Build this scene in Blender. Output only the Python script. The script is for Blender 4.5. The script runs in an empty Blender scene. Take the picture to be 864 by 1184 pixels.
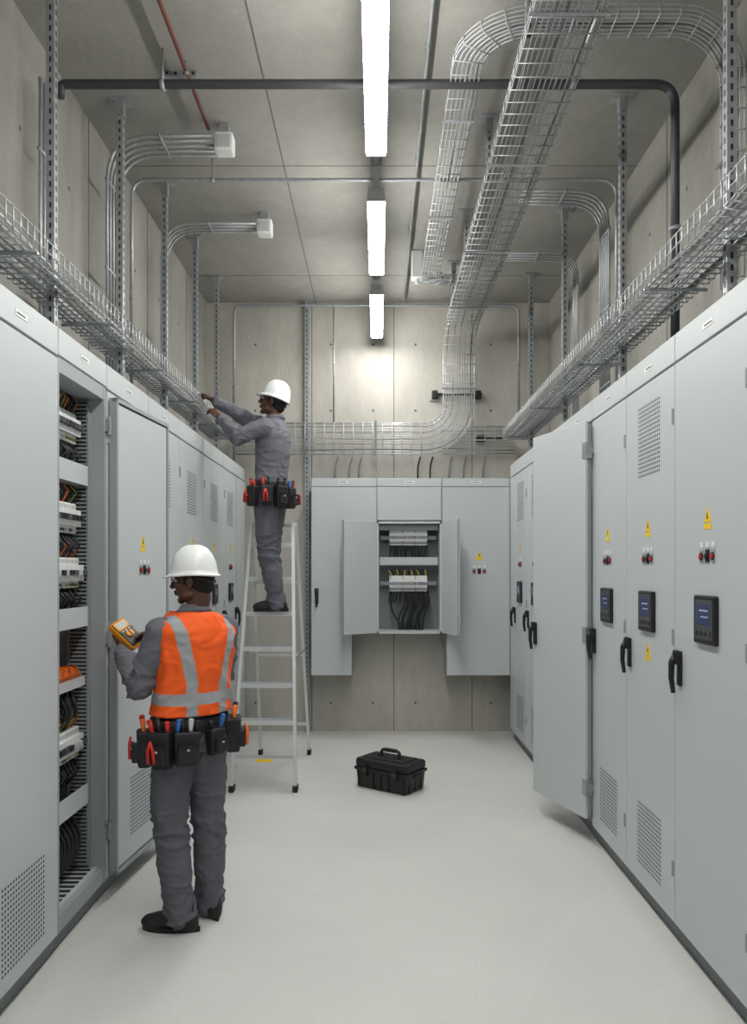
import bpy, bmesh, math, random
from mathutils import Vector, Matrix, noise
random.seed(7)
V=Vector
# ------------------------------------------------------------------ materials
def srgb(c):
    return tuple(((x/255)/12.92 if x/255<=0.04045 else ((x/255+0.055)/1.055)**2.4) for x in c)+(1,)
def mat(name,c,rough=.5,metal=0,ns=0,na=0,bump=0,bs=60,emit=0,spec=.5,stretch=(1,1,1),ns2=0,na2=0):
    m=bpy.data.materials.new(name); m.use_nodes=True
    nt=m.node_tree; b=nt.nodes['Principled BSDF']; col=srgb(c)
    b.inputs['Base Color'].default_value=col; b.inputs['Roughness'].default_value=rough
    b.inputs['Metallic'].default_value=metal
    b.inputs['Specular IOR Level'].default_value=spec
    if emit:
        b.inputs['Emission Color'].default_value=col; b.inputs['Emission Strength'].default_value=emit
    tc=nt.nodes.new('ShaderNodeTexCoord'); mp=nt.nodes.new('ShaderNodeMapping'); mp.inputs['Scale'].default_value=stretch
    nt.links.new(tc.outputs['Object'],mp.inputs['Vector'])
    prev=None
    def vary(scale,amt,prev):
        n=nt.nodes.new('ShaderNodeTexNoise'); n.inputs['Scale'].default_value=scale; n.inputs['Detail'].default_value=6
        n.inputs['Roughness'].default_value=.6
        nt.links.new(mp.outputs[0],n.inputs['Vector'])
        mr=nt.nodes.new('ShaderNodeMapRange'); mr.inputs[1].default_value=.3; mr.inputs[2].default_value=.7
        mr.inputs[3].default_value=1-amt; mr.inputs[4].default_value=1+amt
        nt.links.new(n.outputs['Fac'],mr.inputs[0])
        mx=nt.nodes.new('ShaderNodeVectorMath'); mx.operation='SCALE'
        if prev is None: mx.inputs[0].default_value=col[:3]
        else: nt.links.new(prev,mx.inputs[0])
        nt.links.new(mr.outputs[0],mx.inputs['Scale'])
        return mx.outputs[0]
    if ns: prev=vary(ns,na,prev)
    if ns2: prev=vary(ns2,na2,prev)
    if prev is not None: nt.links.new(prev,b.inputs['Base Color'])
    if bump:
        n=nt.nodes.new('ShaderNodeTexNoise'); n.inputs['Scale'].default_value=bs; n.inputs['Detail'].default_value=5
        nt.links.new(mp.outputs[0],n.inputs['Vector'])
        bp=nt.nodes.new('ShaderNodeBump'); bp.inputs['Strength'].default_value=bump; bp.inputs['Distance'].default_value=.01
        nt.links.new(n.outputs['Fac'],bp.inputs['Height']); nt.links.new(bp.outputs[0],b.inputs['Normal'])
    return m
CONC_SHADE=mat('concrete_side_wall_shaded_mat',(150,148,141),.9,0,1.3,.15,.35,40,stretch=(1,1,.35),ns2=14,na2=.06)  # same concrete as the back wall, shade of the side walls in the colour
CONC_LIT=mat('concrete_back_wall_lit_mat',(176,173,165),.9,0,1.6,.16,.35,40,stretch=(1,1,.35),ns2=14,na2=.06)  # paler copy of the concrete, lamp light on the back wall in the colour
CEIL=mat('concrete_ceiling_mat',(150,148,142),.9,0,1.2,.13,.3,40,ns2=12,na2=.06)
JOINT=mat('joint_mat',(100,98,93),.9)
FLOOR=mat('floor_mat',(206,205,202),.42,0,.9,.06,.12,90,ns2=60,na2=.04)
CAB=mat('cabinet_paint_mat',(190,196,198),.42,0,.7,.02,.02,300)
CABD=mat('cabinet_frame_mat',(155,162,165),.5)
PLINTH=mat('plinth_mat',(122,128,130),.6)
SEAM=mat('seam_mat',(66,70,73),.8)
HOLE=mat('vent_hole_mat',(60,63,66),.8)
INNER=mat('cabinet_inner_mat',(120,126,130),.6)
DUCT=mat('slotted_duct_mat',(140,144,147),.6)
BLK=mat('black_plastic_mat',(22,22,24),.45)
BLK2=mat('black_rubber_mat',(14,14,15),.6)
CABLE=mat('black_cable_mat',(26,26,30),.5)
WHT=mat('white_plastic_mat',(225,226,224),.4)
LGR=mat('grey_plastic_mat',(188,190,190),.5)
YEL=mat('yellow_label_mat',(238,200,30),.5)
RED=mat('red_plastic_mat',(196,38,28),.4)
ORG=mat('orange_plastic_mat',(226,110,30),.45)
BLU=mat('blue_plastic_mat',(30,95,170),.4)
GRN=mat('green_wire_mat',(140,150,60),.5)
COP=mat('copper_mat',(190,110,60),.35,.7)
SCR=mat('screen_mat',(40,54,96),.2,emit=.12)
GALV=mat('galvanised_steel_mat',(158,162,164),.42,.45,30,.16)
WIRE=mat('tray_wire_mat',(184,187,189),.4,.45)
SLOT=mat('slot_dark_mat',(40,42,43),.9)
SLOTG=mat('slot_grey_mat',(76,79,80),.9)
ALU=mat('aluminium_mat',(214,216,217),.35,.4)
PIPE=mat('dark_pipe_mat',(66,67,70),.45,.3)
REDP=mat('red_pipe_mat',(112,46,34),.6)
CABG=mat('grey_cable_mat',(138,140,142),.5)
CABG2=mat('dark_grey_cable_mat',(104,106,108),.5)
TUBE=mat('lamp_diffuser_mat',(255,254,250),.5,emit=68)
SKIN=mat('skin_mat',(82,52,38),.45,0,40,.06)
CLOTH=mat('grey_workwear_mat',(104,105,113),.9,0,9,.08,.25,45)
CLOTH2=mat('grey_trousers_mat',(92,93,101),.9,0,9,.08,.25,45)
HAIR=mat('black_hair_mat',(16,14,14),.85,0,0,0,.5,150)
HAT=mat('hardhat_mat',(236,238,238),.28)
EYE=mat('eye_white_mat',(220,215,205),.3)
LENS=mat('glasses_mat',(30,32,36),.15)
LEATH=mat('belt_mat',(30,30,33),.6,0,20,.15,.2,80)
SHOE=mat('shoe_mat',(26,25,26),.6)
METER=mat('meter_orange_mat',(240,160,20),.45)

def vest_mat():
    m=bpy.data.materials.new('hi_vis_vest_mat'); m.use_nodes=True; nt=m.node_tree; b=nt.nodes['Principled BSDF']
    b.inputs['Roughness'].default_value=.75
    tc=nt.nodes.new('ShaderNodeTexCoord'); sp=nt.nodes.new('ShaderNodeSeparateXYZ'); nt.links.new(tc.outputs['Object'],sp.inputs[0])
    def mth(op,a,c=None):
        n=nt.nodes.new('ShaderNodeMath'); n.operation=op
        for i,q in enumerate((a,c)):
            if q is None: continue
            if isinstance(q,(int,float)): n.inputs[i].default_value=q
            else: nt.links.new(q,n.inputs[i])
        return n.outputs[0]
    ax=mth('ABSOLUTE',sp.outputs[0])
    ctr=mth('ADD',mth('MULTIPLY',mth('MAXIMUM',mth('SUBTRACT',sp.outputs[2],1.18),0),.22),.085)
    v=mth('LESS_THAN',mth('ABSOLUTE',mth('SUBTRACT',ax,ctr)),.026)
    h=mth('LESS_THAN',mth('ABSOLUTE',mth('SUBTRACT',sp.outputs[2],1.105)),.027)
    sil=mth('MAXIMUM',v,h)
    mix=nt.nodes.new('ShaderNodeMix'); mix.data_type='RGBA'
    nt.links.new(sil,mix.inputs[0]); mix.inputs[6].default_value=srgb((250,96,22)); mix.inputs[7].default_value=srgb((158,160,164))
    nt.links.new(mix.outputs[2],b.inputs['Base Color'])
    n=nt.nodes.new('ShaderNodeTexNoise'); n.inputs['Scale'].default_value=14
    nt.links.new(tc.outputs['Object'],n.inputs['Vector'])
    bp=nt.nodes.new('ShaderNodeBump'); bp.inputs['Strength'].default_value=.4; bp.inputs['Distance'].default_value=.02
    nt.links.new(n.outputs['Fac'],bp.inputs['Height']); nt.links.new(bp.outputs[0],b.inputs['Normal'])
    return m
VEST=vest_mat()

# ------------------------------------------------------------------ mesh builder
def perp(t):
    a=V((0,0,1)) if abs(t.z)<.9 else V((1,0,0))
    s=t.cross(a).normalized(); return s, s.cross(t).normalized()
class MB:
    def __init__(s): s.v=[];s.f=[];s.m=[];s.s=[];s.mats=[]
    def mi(s,m):
        if m not in s.mats: s.mats.append(m)
        return s.mats.index(m)
    def add(s,vs,fs,m,smooth=False,M=None):
        k=len(s.v); i=s.mi(m)
        for p in vs:
            p=V(p); s.v.append(M@p if M is not None else p)
        for f in fs: s.f.append([q+k for q in f]); s.m.append(i); s.s.append(smooth)
    def box(s,lo,hi,m,M=None):
        x0,y0,z0=lo;x1,y1,z1=hi
        s.add([(x0,y0,z0),(x1,y0,z0),(x1,y1,z0),(x0,y1,z0),(x0,y0,z1),(x1,y0,z1),(x1,y1,z1),(x0,y1,z1)],
              [(0,3,2,1),(4,5,6,7),(0,1,5,4),(1,2,6,5),(2,3,7,6),(3,0,4,7)],m,False,M)
    def bbox(s,lo,hi,m,b=.01,M=None,seg=2,taper=1.0):
        bm=bmesh.new(); bmesh.ops.create_cube(bm,size=1)
        lo=V(lo);hi=V(hi);c=(lo+hi)/2;d=hi-lo
        for v in bm.verts:
            k=taper if v.co.z<0 else 1
            v.co=V((v.co.x*d.x*k+c.x,v.co.y*d.y*k+c.y,v.co.z*d.z+c.z))
        bmesh.ops.bevel(bm,geom=bm.edges[:],offset=b,segments=seg,affect='EDGES',profile=.5)
        bm.verts.index_update()
        s.add([v.co.copy() for v in bm.verts],[[v.index for v in f.verts] for f in bm.faces],m,False,M); bm.free()
    def tube(s,pts,r,m,n=8,M=None,radii=None,caps=True,smooth=True):
        pts=[V(p) for p in pts]; N=len(pts); vs=[];fs=[]
        t=(pts[1]-pts[0]).normalized(); S,U=perp(t)
        for i,p in enumerate(pts):
            if i==0: t2=(pts[1]-pts[0])
            elif i==N-1: t2=(pts[-1]-pts[-2])
            else: t2=(pts[i+1]-pts[i]).normalized()+(pts[i]-pts[i-1]).normalized()
            if t2.length<1e-9: t2=t
            t2=t2.normalized(); q=t.rotation_difference(t2); S=q@S; U=q@U; t=t2
            rr=radii[i] if radii else r
            for k in range(n):
                a=2*math.pi*k/n; vs.append(p+S*(math.cos(a)*rr)+U*(math.sin(a)*rr))
        for i in range(N-1):
            for k in range(n):
                fs.append((i*n+k,i*n+(k+1)%n,(i+1)*n+(k+1)%n,(i+1)*n+k))
        if caps: fs.append(tuple(range(n))[::-1]); fs.append(tuple((N-1)*n+k for k in range(n)))
        s.add(vs,fs,m,smooth,M)
    def cyl(s,a,b,r,m,n=14,r2=None,M=None):
        s.tube([a,b],r,m,n,M,[r,r2 if r2 is not None else r],True,False)
    def ell(s,c,r,m,M=None,nu=16,nv=10,R=None):
        vs=[];fs=[]
        c=V(c)
        vs.append((0,0,1))
        for j in range(1,nv):
            ph=math.pi*j/nv
            for i in range(nu):
                a=2*math.pi*i/nu; vs.append((math.sin(ph)*math.cos(a),math.sin(ph)*math.sin(a),math.cos(ph)))
        vs.append((0,0,-1))
        for i in range(nu): fs.append((0,1+i,1+(i+1)%nu))
        for j in range(nv-2):
            for i in range(nu):
                a=1+j*nu+i;b=1+j*nu+(i+1)%nu; fs.append((a,a+nu,b+nu,b))
        L=len(vs)-1;o=1+(nv-2)*nu
        for i in range(nu): fs.append((L,o+(i+1)%nu,o+i))
        out=[]
        for p in vs:
            q=V((p[0]*r[0],p[1]*r[1],p[2]*r[2]))
            if R is not None: q=R@q
            out.append(q+c)
        s.add(out,fs,m,True,M)
    def chain(s,pts,rad,m,M=None,n=16):
        for i in range(len(pts)-1):
            s.tube([pts[i],pts[i+1]],0,m,n,M,[rad[i],rad[i+1]])
        for p,r in zip(pts,rad): s.ell(p,(r,r,r),m,M,n,10)
    def prism(s,pts,n0,n1,m,M=None):
        k=len(pts); vs=[(p[0],n0,p[1]) for p in pts]+[(p[0],n1,p[1]) for p in pts]
        fs=[tuple(range(k)),tuple(range(k,2*k))[::-1]]+[(i,(i+1)%k,k+(i+1)%k,k+i) for i in range(k)]
        s.add(vs,fs,m,False,M)
    def mesh(s,name):
        me=bpy.data.meshes.new(name); me.from_pydata([tuple(v) for v in s.v],[],s.f)
        for m in s.mats: me.materials.append(m)
        me.polygons.foreach_set('material_index',s.m); me.polygons.foreach_set('use_smooth',s.s)
        bm=bmesh.new(); bm.from_mesh(me); bmesh.ops.recalc_face_normals(bm,faces=bm.faces); bm.to_mesh(me); bm.free()
        me.update(); return me
    def obj(s,name,parent=None,loc=None):
        me=s.mesh(name)
        if loc is None and parent is None and len(s.v):
            xs=[v.x for v in s.v];ys=[v.y for v in s.v];zs=[v.z for v in s.v]
            c=V(((min(xs)+max(xs))/2,(min(ys)+max(ys))/2,min(zs)))
            me.transform(Matrix.Translation(-c)); loc=c
        o=bpy.data.objects.new(name,me); bpy.context.collection.objects.link(o)
        if parent: o.parent=parent
        if loc is not None: o.location=loc
        return o
def empty(name,loc):
    e=bpy.data.objects.new(name,None); e.location=loc; e.empty_display_size=.1; bpy.context.collection.objects.link(e); return e
def remesh(mb,voxel,it=4,fac=.5):
    o=mb.obj('tmp',None,(0,0,0)); r=o.modifiers.new('r','REMESH'); r.mode='VOXEL'; r.voxel_size=voxel; r.use_smooth_shade=True
    if it:
        sm=o.modifiers.new('s','SMOOTH'); sm.factor=fac; sm.iterations=it
    bpy.context.view_layer.update(); dg=bpy.context.evaluated_depsgraph_get()
    me=bpy.data.meshes.new_from_object(o.evaluated_get(dg)); old=o.data
    bpy.data.objects.remove(o); bpy.data.meshes.remove(old)
    for p in me.polygons: p.use_smooth=True
    return me
def mobj(name,me,parent):
    o=bpy.data.objects.new(name,me); bpy.context.collection.objects.link(o); o.parent=parent; return o
def fillet(pts,r,n=7):
    pts=[V(p) for p in pts]; out=[pts[0]]
    for i in range(1,len(pts)-1):
        a,b,c=pts[i-1],pts[i],pts[i+1]
        d1=(a-b);d2=(c-b);rr=min(r,d1.length*.49,d2.length*.49)
        p=b+d1.normalized()*rr;q=b+d2.normalized()*rr
        for k in range(n+1):
            t=k/n; out.append(p*(1-t)**2+b*2*t*(1-t)+q*t*t)
    out.append(pts[-1]); return out
def MF(o,u,n):
    u=V(u).normalized();n=V(n).normalized()
    return Matrix(((u.x,n.x,0,o[0]),(u.y,n.y,0,o[1]),(0,0,1,o[2]),(0,0,0,1)))

# ------------------------------------------------------------------ room
WX=1.82; YB=7.93; YF=-3.6; H=4.545; T=.15
def room():
    m=MB(); m.box((-WX-T,YF-T,-.12),(WX+T,YB+T,0),FLOOR); m.obj('floor',None,(0,0,0))
    m=MB(); m.box((-WX-T,YF-T,H),(WX+T,YB+T,H+.12),CEIL)
    for x in (-.66,.95): m.box((x-.004,YF,H-.002),(x+.004,YB,H+.01),JOINT)
    for y in (1.2,3.2,5.25,7.2): m.box((-WX,y-.003,H-.002),(WX,y+.003,H+.01),JOINT)
    m.obj('ceiling',None,(0,0,0))
    for nm,sx in (('wall_left',-1),('wall_right',1)):
        m=MB(); a,b=sorted((sx*WX,sx*(WX+T))); m.box((a,YF-T,0),(b,YB+T,H),CONC_SHADE)
        for y in (-2.5,-1.3,-.1,1.1,2.3,3.5,4.7,5.9,7.1):
            a,b=sorted((sx*(WX-.002),sx*(WX+.01))); m.box((a,y-.004,0),(b,y+.004,H),JOINT)
            for z in (3.3,3.95):
                m.cyl((sx*(WX+.01),y+.3,z),(sx*(WX-.001),y+.3,z),.014,JOINT,10); m.cyl((sx*(WX+.01),y+.9,z),(sx*(WX-.001),y+.9,z),.014,JOINT,10)
        m.obj(nm,None,(0,0,0))
    m=MB(); m.box((-WX,YB,0),(WX,YB+T,H),CONC_LIT)
    for x in (-.7,.17,1.0): m.box((x-.004,YB-.002,0),(x+.004,YB+.01,H),JOINT)
    for x in (-1.3,-.5,-.05,.4,1.2):
        for z in (.3,3.4,4.1): m.cyl((x,YB+.01,z),(x,YB-.001,z),.013,JOINT,10)
    m.obj('wall_back',None,(0,0,0))
    m=MB(); m.box((-WX,YF-T,0),(WX,YF,H),CONC_SHADE); m.obj('wall_front',None,(0,0,0))
room()

# ------------------------------------------------------------------ cabinet parts; local coords (u, n outwards, z)
def vent(mb,M,u0,u1,z0,z1,n=.017):
    s=.0215; nu=int((u1-u0)/s); nz=int((z1-z0)/s)
    for i in range(nu):
        for j in range(nz):
            u=u0+(i+.5)*s; z=z0+(j+.5)*s; r=.0068
            mb.add([(u+r*math.cos(a*math.pi/3),n+.0008,z+r*math.sin(a*math.pi/3)) for a in range(6)],[tuple(range(6))],HOLE,False,M)
def tri(mb,M,u,z,n=.017):
    w=.034
    mb.prism([(u-w,z-w*.8),(u+w,z-w*.8),(u,z+w*.95)],n-.001,n+.002,YEL,M)
    mb.prism([(u-.006,z-.014),(u+.006,z-.014),(u+.002,z+.012),(u-.002,z+.012)],n,n+.003,BLK,M)
    mb.box((u-w,n-.001,z-w*.8-.028),(u+w,n+.002,z-w*.8-.006),YEL,M)
def buttons(mb,M,u,z,n=.017):
    for k,c in ((-.052,RED),(.0,BLK),(.052,RED)):
        mb.box((u+k-.017,n-.001,z-.030),(u+k+.017,n+.004,z+.022),CABD if k else BLK,M)
        mb.box((u+k-.014,n,z+.032),(u+k+.014,n+.003,z+.054),WHT,M)
        mb.cyl((u+k,n,z-.006),(u+k,n+.008,z-.006),.017,BLK,14,None,M)
        mb.cyl((u+k,n,z-.006),(u+k,n+.013,z-.006),.012,c,14,.010,M)
def meter(mb,M,u,z,n=.017,s=.1):
    mb.bbox((u-s,n-.002,z-s),(u+s,n+.018,z+s),BLK,.008,M)
    mb.bbox((u-s*.8,n+.012,z-s*.82),(u+s*.8,n+.0195,z+s*.82),SEAM,.003,M,1)
    mb.box((u-s*.60,n+.016,z-s*.2),(u+s*.60,n+.0205,z+s*.62),SCR,M)
    mb.box((u-s*.45,n+.0205,z+s*.35),(u+s*.35,n+.021,z+s*.41),LGR,M)
    mb.box((u-s*.45,n+.0205,z+s*.1),(u+s*.2,n+.021,z+s*.15),LGR,M)
    for k in range(4): mb.cyl((u-s*.6+k*s*.4,n+.016,z-s*.55),(u-s*.6+k*s*.4,n+.022,z-s*.55),s*.09,BLK,10,None,M)
def handle(mb,M,u,z,n=.017):
    mb.bbox((u-.018,n-.002,z-.085),(u+.018,n+.014,z+.07),BLK,.006,M)
    mb.bbox((u-.02,n+.008,z+.01),(u+.02,n+.034,z+.075),BLK,.01,M)
    mb.tube([(u,n+.028,z+.05),(u+.004,n+.040,z+.02),(u+.004,n+.042,z-.05),(u,n+.034,z-.115)],0,BLK,10,M,[.014,.014,.012,.010])
def label(mb,M,u,z,n=.017):
    mb.box((u-.05,n-.001,z-.012),(u+.05,n+.002,z+.012),WHT,M)
    mb.box((u-.04,n+.001,z-.003),(u+.03,n+.0025,z+.003),SEAM,M)
def hinges(mb,M,u,zs,n=.017):
    for z in zs: mb.cyl((u,n+.004,z-.035),(u,n+.004,z+.035),.006,CABD,8,None,M)
def cab_body(mb,M,u0,u1,dep,z0=.1,ztop=2.77,door=True,plinth=True,header=.13):
    if plinth: mb.box((u0,-dep,0),(u1,-.03,z0),PLINTH,M)
    zt=ztop-header
    mb.box((u0+.001,-dep,z0),(u1-.001,-.006,zt),SEAM,M)
    mb.box((u0+.001,-dep,zt),(u1-.001,-.003,ztop),CABD,M)
    if door: mb.bbox((u0+.004,-.006,z0+.004),(u1-.004,.017,zt-.006),CAB,.003,M,1)
    mb.bbox((u0+.004,-.004,zt+.004),(u1-.004,.017,ztop),CAB,.003,M,1)
    label(mb,M,(u0+u1)/2,ztop-header/2)
# --- right row
RX=1.36; MR=Matrix(((0,-1,0,RX),(1,0,0,0),(0,0,1,0),(0,0,0,1)))
redges=[-.02,.66,1.34,2.02,2.70,3.38,4.04,4.68,5.36,6.04,6.72,7.36,7.575]
for i in range(len(redges)-1):
    a,b=redges[i],redges[i+1]; mb=MB()
    d=WX-RX-.005
    opened=abs(a-4.68)<.01
    if opened:
        mb.box((a,-d,0),(b,-.03,.1),PLINTH,MR)
        mb.box((a,-d,.1),(a+.02,-.003,2.77),CABD,MR); mb.box((b-.02,-d,.1),(b,-.003,2.77),CABD,MR)
        mb.box((a,-d,.1),(b,-d+.02,2.77),INNER,MR); mb.box((a,-d,.1),(b,-.003,.13),CABD,MR); mb.box((a,-d,2.62),(b,-.003,2.77),CABD,MR)
        mb.bbox((a+.004,-.004,2.644),(b-.004,.017,2.77),CAB,.003,MR,1); label(mb,MR,(a+b)/2,2.705)
        for z in (.6,1.1,1.6,2.1):
            mb.box((a+.06,-d+.02,z),(b-.06,-d+.14,z+.12),WHT,MR); mb.box((a+.03,-d+.02,z-.2),(b-.03,-d+.08,z-.12),DUCT,MR)
        hx,hy=1.312,4.655; fx,fy=1.112,5.27
        u=V((fx-hx,fy-hy,0)); L=u.length; u.normalize(); n=V((-u.y,u.x,0))
        Md=MF((hx,hy,0),u,n)
        mb.bbox((0,0,.155),(L,.02,2.635),CAB,.004,Md,1)
        mb.box((.01,-.03,.17),(L-.01,0,2.62),CABD,Md)
        handle(mb,Md,L-.04,1.27,.02)
        for z in (.35,1.3,2.45):
            mb.box((-.012,-.02,z-.05),(.03,.026,z+.05),GALV,Md); mb.box((hx-.02,hy-.01,z-.02),(RX+.02,hy+.04,z+.02),GALV)
        mb.obj('electrical_cabinet'); continue
    cab_body(mb,MR,a,b,d)
    c=(a+b)/2
    if 2<=i<11:
        tri(mb,MR,c,1.925); buttons(mb,MR,c,1.765); meter(mb,MR,c,1.50)
        handle(mb,MR,b-(.13 if i==3 else .07),1.275); hinges(mb,MR,a+.012,(.35,1.4,2.4))
    if abs(a-3.38)<.01: tri(mb,MR,c-.0,1.31)
    if i in (5,8,9,10): vent(mb,MR,c-.16,c+.16,2.17,2.54)
    if i not in (4,11): vent(mb,MR,c-.17,c+.17,.2,.53)
    mb.obj('electrical_cabinet')
# --- left row
LX=1.42; ML=Matrix(((0,1,0,-LX),(1,0,0,0),(0,0,1,0),(0,0,0,1)))
ledges=[-.12,.56,1.24,1.92,2.60,3.28,3.87,4.57,5.27,6.02,6.80,7.9]
for i in range(len(ledges)-1):
    a,b=ledges[i],ledges[i+1]; mb=MB(); d=WX-LX-.005; c=(a+b)/2
    if abs(a-3.28)<.01:
        mb.box((a,-d,0),(b,-.03,.1),PLINTH,ML)
        mb.box((a,-d,.1),(a+.015,.015,2.64),CABD,ML); mb.box((b-.03,-d,.1),(b,.012,2.64),CABD,ML)
        mb.box((a,-d,.1),(b,-d+.015,2.64),INNER,ML); mb.box((a,-d,.1),(b,.01,.17),CABD,ML); mb.box((a,-d,2.58),(b,.01,2.77),CABD,ML)
        mb.bbox((a+.004,-.004,2.65),(b-.004,.017,2.77),CAB,.003,ML,1); label(mb,ML,c,2.71)
        for k in range(118):
            z=.2+k*.02; mb.box((b-.062,-.155,z),(b-.058,-.065,z+.010),DUCT,ML)
        mb.box((b-.056,-.15,.2),(b-.03,-.07,2.56),SLOT,ML)
        mb.box((b-.062,-.165,.2),(b-.03,-.155,2.56),DUCT,ML); mb.box((b-.062,-.065,.2),(b-.03,-.055,2.56),DUCT,ML)
        for z in (2.13,1.42,.52):
            mb.box((a+.015,-.2,z),(b-.07,-.06,z+.012),CABD,ML); mb.box((a+.015,-.062,z),(b-.07,-.055,z+.10),CAB,ML)
        mb.box((a+.02,-.3,.17),(b-.03,-.02,.18),CAB,ML)
        for k in range(10): mb.box((a+.05+k*.05,-.2,.18),(a+.075+k*.05,-.04,.183),SLOT,ML)
        for z,cc in ((2.41,WHT),(1.96,WHT),(1.69,WHT),(.84,WHT)):
            mb.box((a+.03,-.22,z-.02),(b-.07,-.205,z+.02),GALV,ML)
            y=a+.05
            while y<b-.11:
                w=.018*random.choice((2,3,3))
                mb.bbox((y+.001,-.21,z-.075),(y+w-.001,-.10,z+.075),cc,.003,ML,1)
                mb.box((y+.001,-.11,z-.04),(y+w-.001,-.075,z+.04),cc,ML)
                mb.box((y+.006,-.08,z-.012),(y+w-.006,-.055,z+.014),random.choice((SEAM,BLK,LGR)),ML)
                mb.box((y+.006,-.1005,z+.048),(y+w-.006,-.098,z+.066),LGR,ML)
                mb.box((y+.005,-.1005,z-.066),(y+w-.005,-.097,z-.052),random.choice((LGR,SEAM,GRN)),ML)
                y+=w
            for k in range(13):
                yy=a+.06+k*.035; cm=random.choice((CABLE,CABLE,CABLE,GRN,ORG,COP))
                mb.tube([(yy,-.13,z+.07),(yy+random.uniform(-.02,.02),-.09,z+.13),(yy+random.uniform(-.03,.03),-.15,z+.2)],.005,cm,6,ML)
                mb.tube([(yy,-.13,z-.07),(yy+random.uniform(-.03,.03),-.08,z-.13),(yy+random.uniform(-.05,.05),-.13,z-.2)],.006,CABLE,6,ML)
        for k in range(22):
            y=a+.06+k*.020; mb.box((y,-.19,1.165),(y+.016,-.09,1.20+.012*(k%3)),ORG if k%4 else COP,ML); mb.cyl((y+.008,-.10,1.18),(y+.008,-.075,1.18),.006,COP,8,None,ML)
        mb.box((a+.03,-.21,1.12),(b-.07,-.07,1.165),LGR,ML)
        for k in range(9):
            yy=a+.08+k*.045; q=random.uniform(-.05,.05)
            mb.tube(fillet([(yy,-.13,1.13),(yy+q,-.06,1.0),(yy-q,-.15,.92)],.08,4),.009,CABLE,7,ML)
            mb.tube(fillet([(yy,-.13,.50),(yy+.03,-.06,.38),(yy-.03,-.10,.24),(yy+q,-.2,.2)],.08,4),.010,CABLE,7,ML)
        hx,hy=-LX+.035,3.885; fx,fy=-1.315,4.60
        u=V((fx-hx,fy-hy,0)); L=u.length; u.normalize(); n=V((u.y,-u.x,0))
        Md=MF((hx,hy,0),u,n)
        mb.box((0,-.012,.115),(L,0,2.60),CABD,Md)
        for bx in (((0,0,.115),(.02,.03,2.60)),((L-.02,0,.115),(L,.03,2.60)),((0,0,.115),(L,.03,.135)),((0,0,2.58),(L,.03,2.60))): mb.box(bx[0],bx[1],CABD,Md)
        mb.bbox((.03,-.002,.145),(L-.03,.024,2.57),CAB,.003,Md,1)
        tri(mb,Md,.34,1.865,.024); buttons(mb,Md,.36,1.71,.024); vent(mb,Md,.17,.50,.26,.60,.024)
        for z in (.35,1.35,2.45):
            mb.cyl((hx-.005,hy-.015,z-.045),(hx-.005,hy-.015,z+.045),.011,GALV,10); mb.box((-LX-.0,hy-.03,z-.03),(hx,hy,z+.03),GALV)
        mb.obj('electrical_cabinet'); continue
    cab_body(mb,ML,a,b,d)
    hinges(mb,ML,a+.012,(.35,1.4,2.4))
    if abs(a-2.60)<.01: vent(mb,ML,2.78,3.15,.17,.52)
    elif i>=7:
        if abs(b-a)>1: b=a+.6; c=(a+b)/2; mb.box((b,.0165,.11),(b+.006,.018,2.64),SEAM,ML)
        tri(mb,ML,c,1.925); buttons(mb,ML,c,1.74)
        if i>=8: meter(mb,ML,c,1.50,.017,.085)
        vent(mb,ML,c-.15,c+.15,2.12,2.45); vent(mb,ML,c-.15,c+.15,.2,.5)
        handle(mb,ML,b-.05,1.27)
    elif i<4: handle(mb,ML,b-.05,1.27)
    mb.obj('electrical_cabinet')

# --- back wall-mounted cabinets
YC=7.60; MBk=Matrix(((1,0,0,0),(0,-1,0,YC),(0,0,1,0),(0,0,0,1)))
D=YB-YC-.004; ZT=2.64
mb=MB()
mb.prism([(-.677,.636),(-.264,.636),(-.264,1.06),(-.012,1.06),(-.012,ZT),(-.677,ZT)],-D,-.003,CABD,MBk)
mb.prism([(-.673,.64),(-.267,.64),(-.267,1.064),(-.016,1.064),(-.016,ZT-.09),(-.673,ZT-.09)],-.004,.014,CAB,MBk)
mb.bbox((-.673,-.004,ZT-.084),(-.016,.014,ZT),CAB,.003,MBk,1); label(mb,MBk,-.35,ZT-.042,.014)
handle(mb,MBk,-.62,1.45,.014)
mb.obj('wall_mounted_cabinet')
mb=MB()
mb.box((-.01,-D,2.2),(.65,-.003,ZT),CABD,MBk); mb.bbox((-.006,-.004,2.215),(.646,.014,ZT-.09),CAB,.003,MBk,1); mb.bbox((-.006,-.004,ZT-.084),(.646,.014,ZT),CAB,.003,MBk,1); label(mb,MBk,.32,ZT-.042,.014)
mb.box((-.01,-D,1.06),(.65,-D+.02,2.2),INNER,MBk)
mb.box((-.01,-D,1.06),(.01,.014,2.2),CAB,MBk); mb.box((.63,-D,1.06),(.65,.014,2.2),CAB,MBk)
mb.box((-.01,-D,1.06),(.65,.014,1.085),CAB,MBk); mb.box((-.01,-D,2.18),(.65,.014,2.2),CAB,MBk)
mb.box((.02,-.20,1.76),(.62,-.10,1.84),CAB,MBk); mb.box((.02,-.2,2.12),(.62,-.08,2.17),CABD,MBk)
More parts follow.
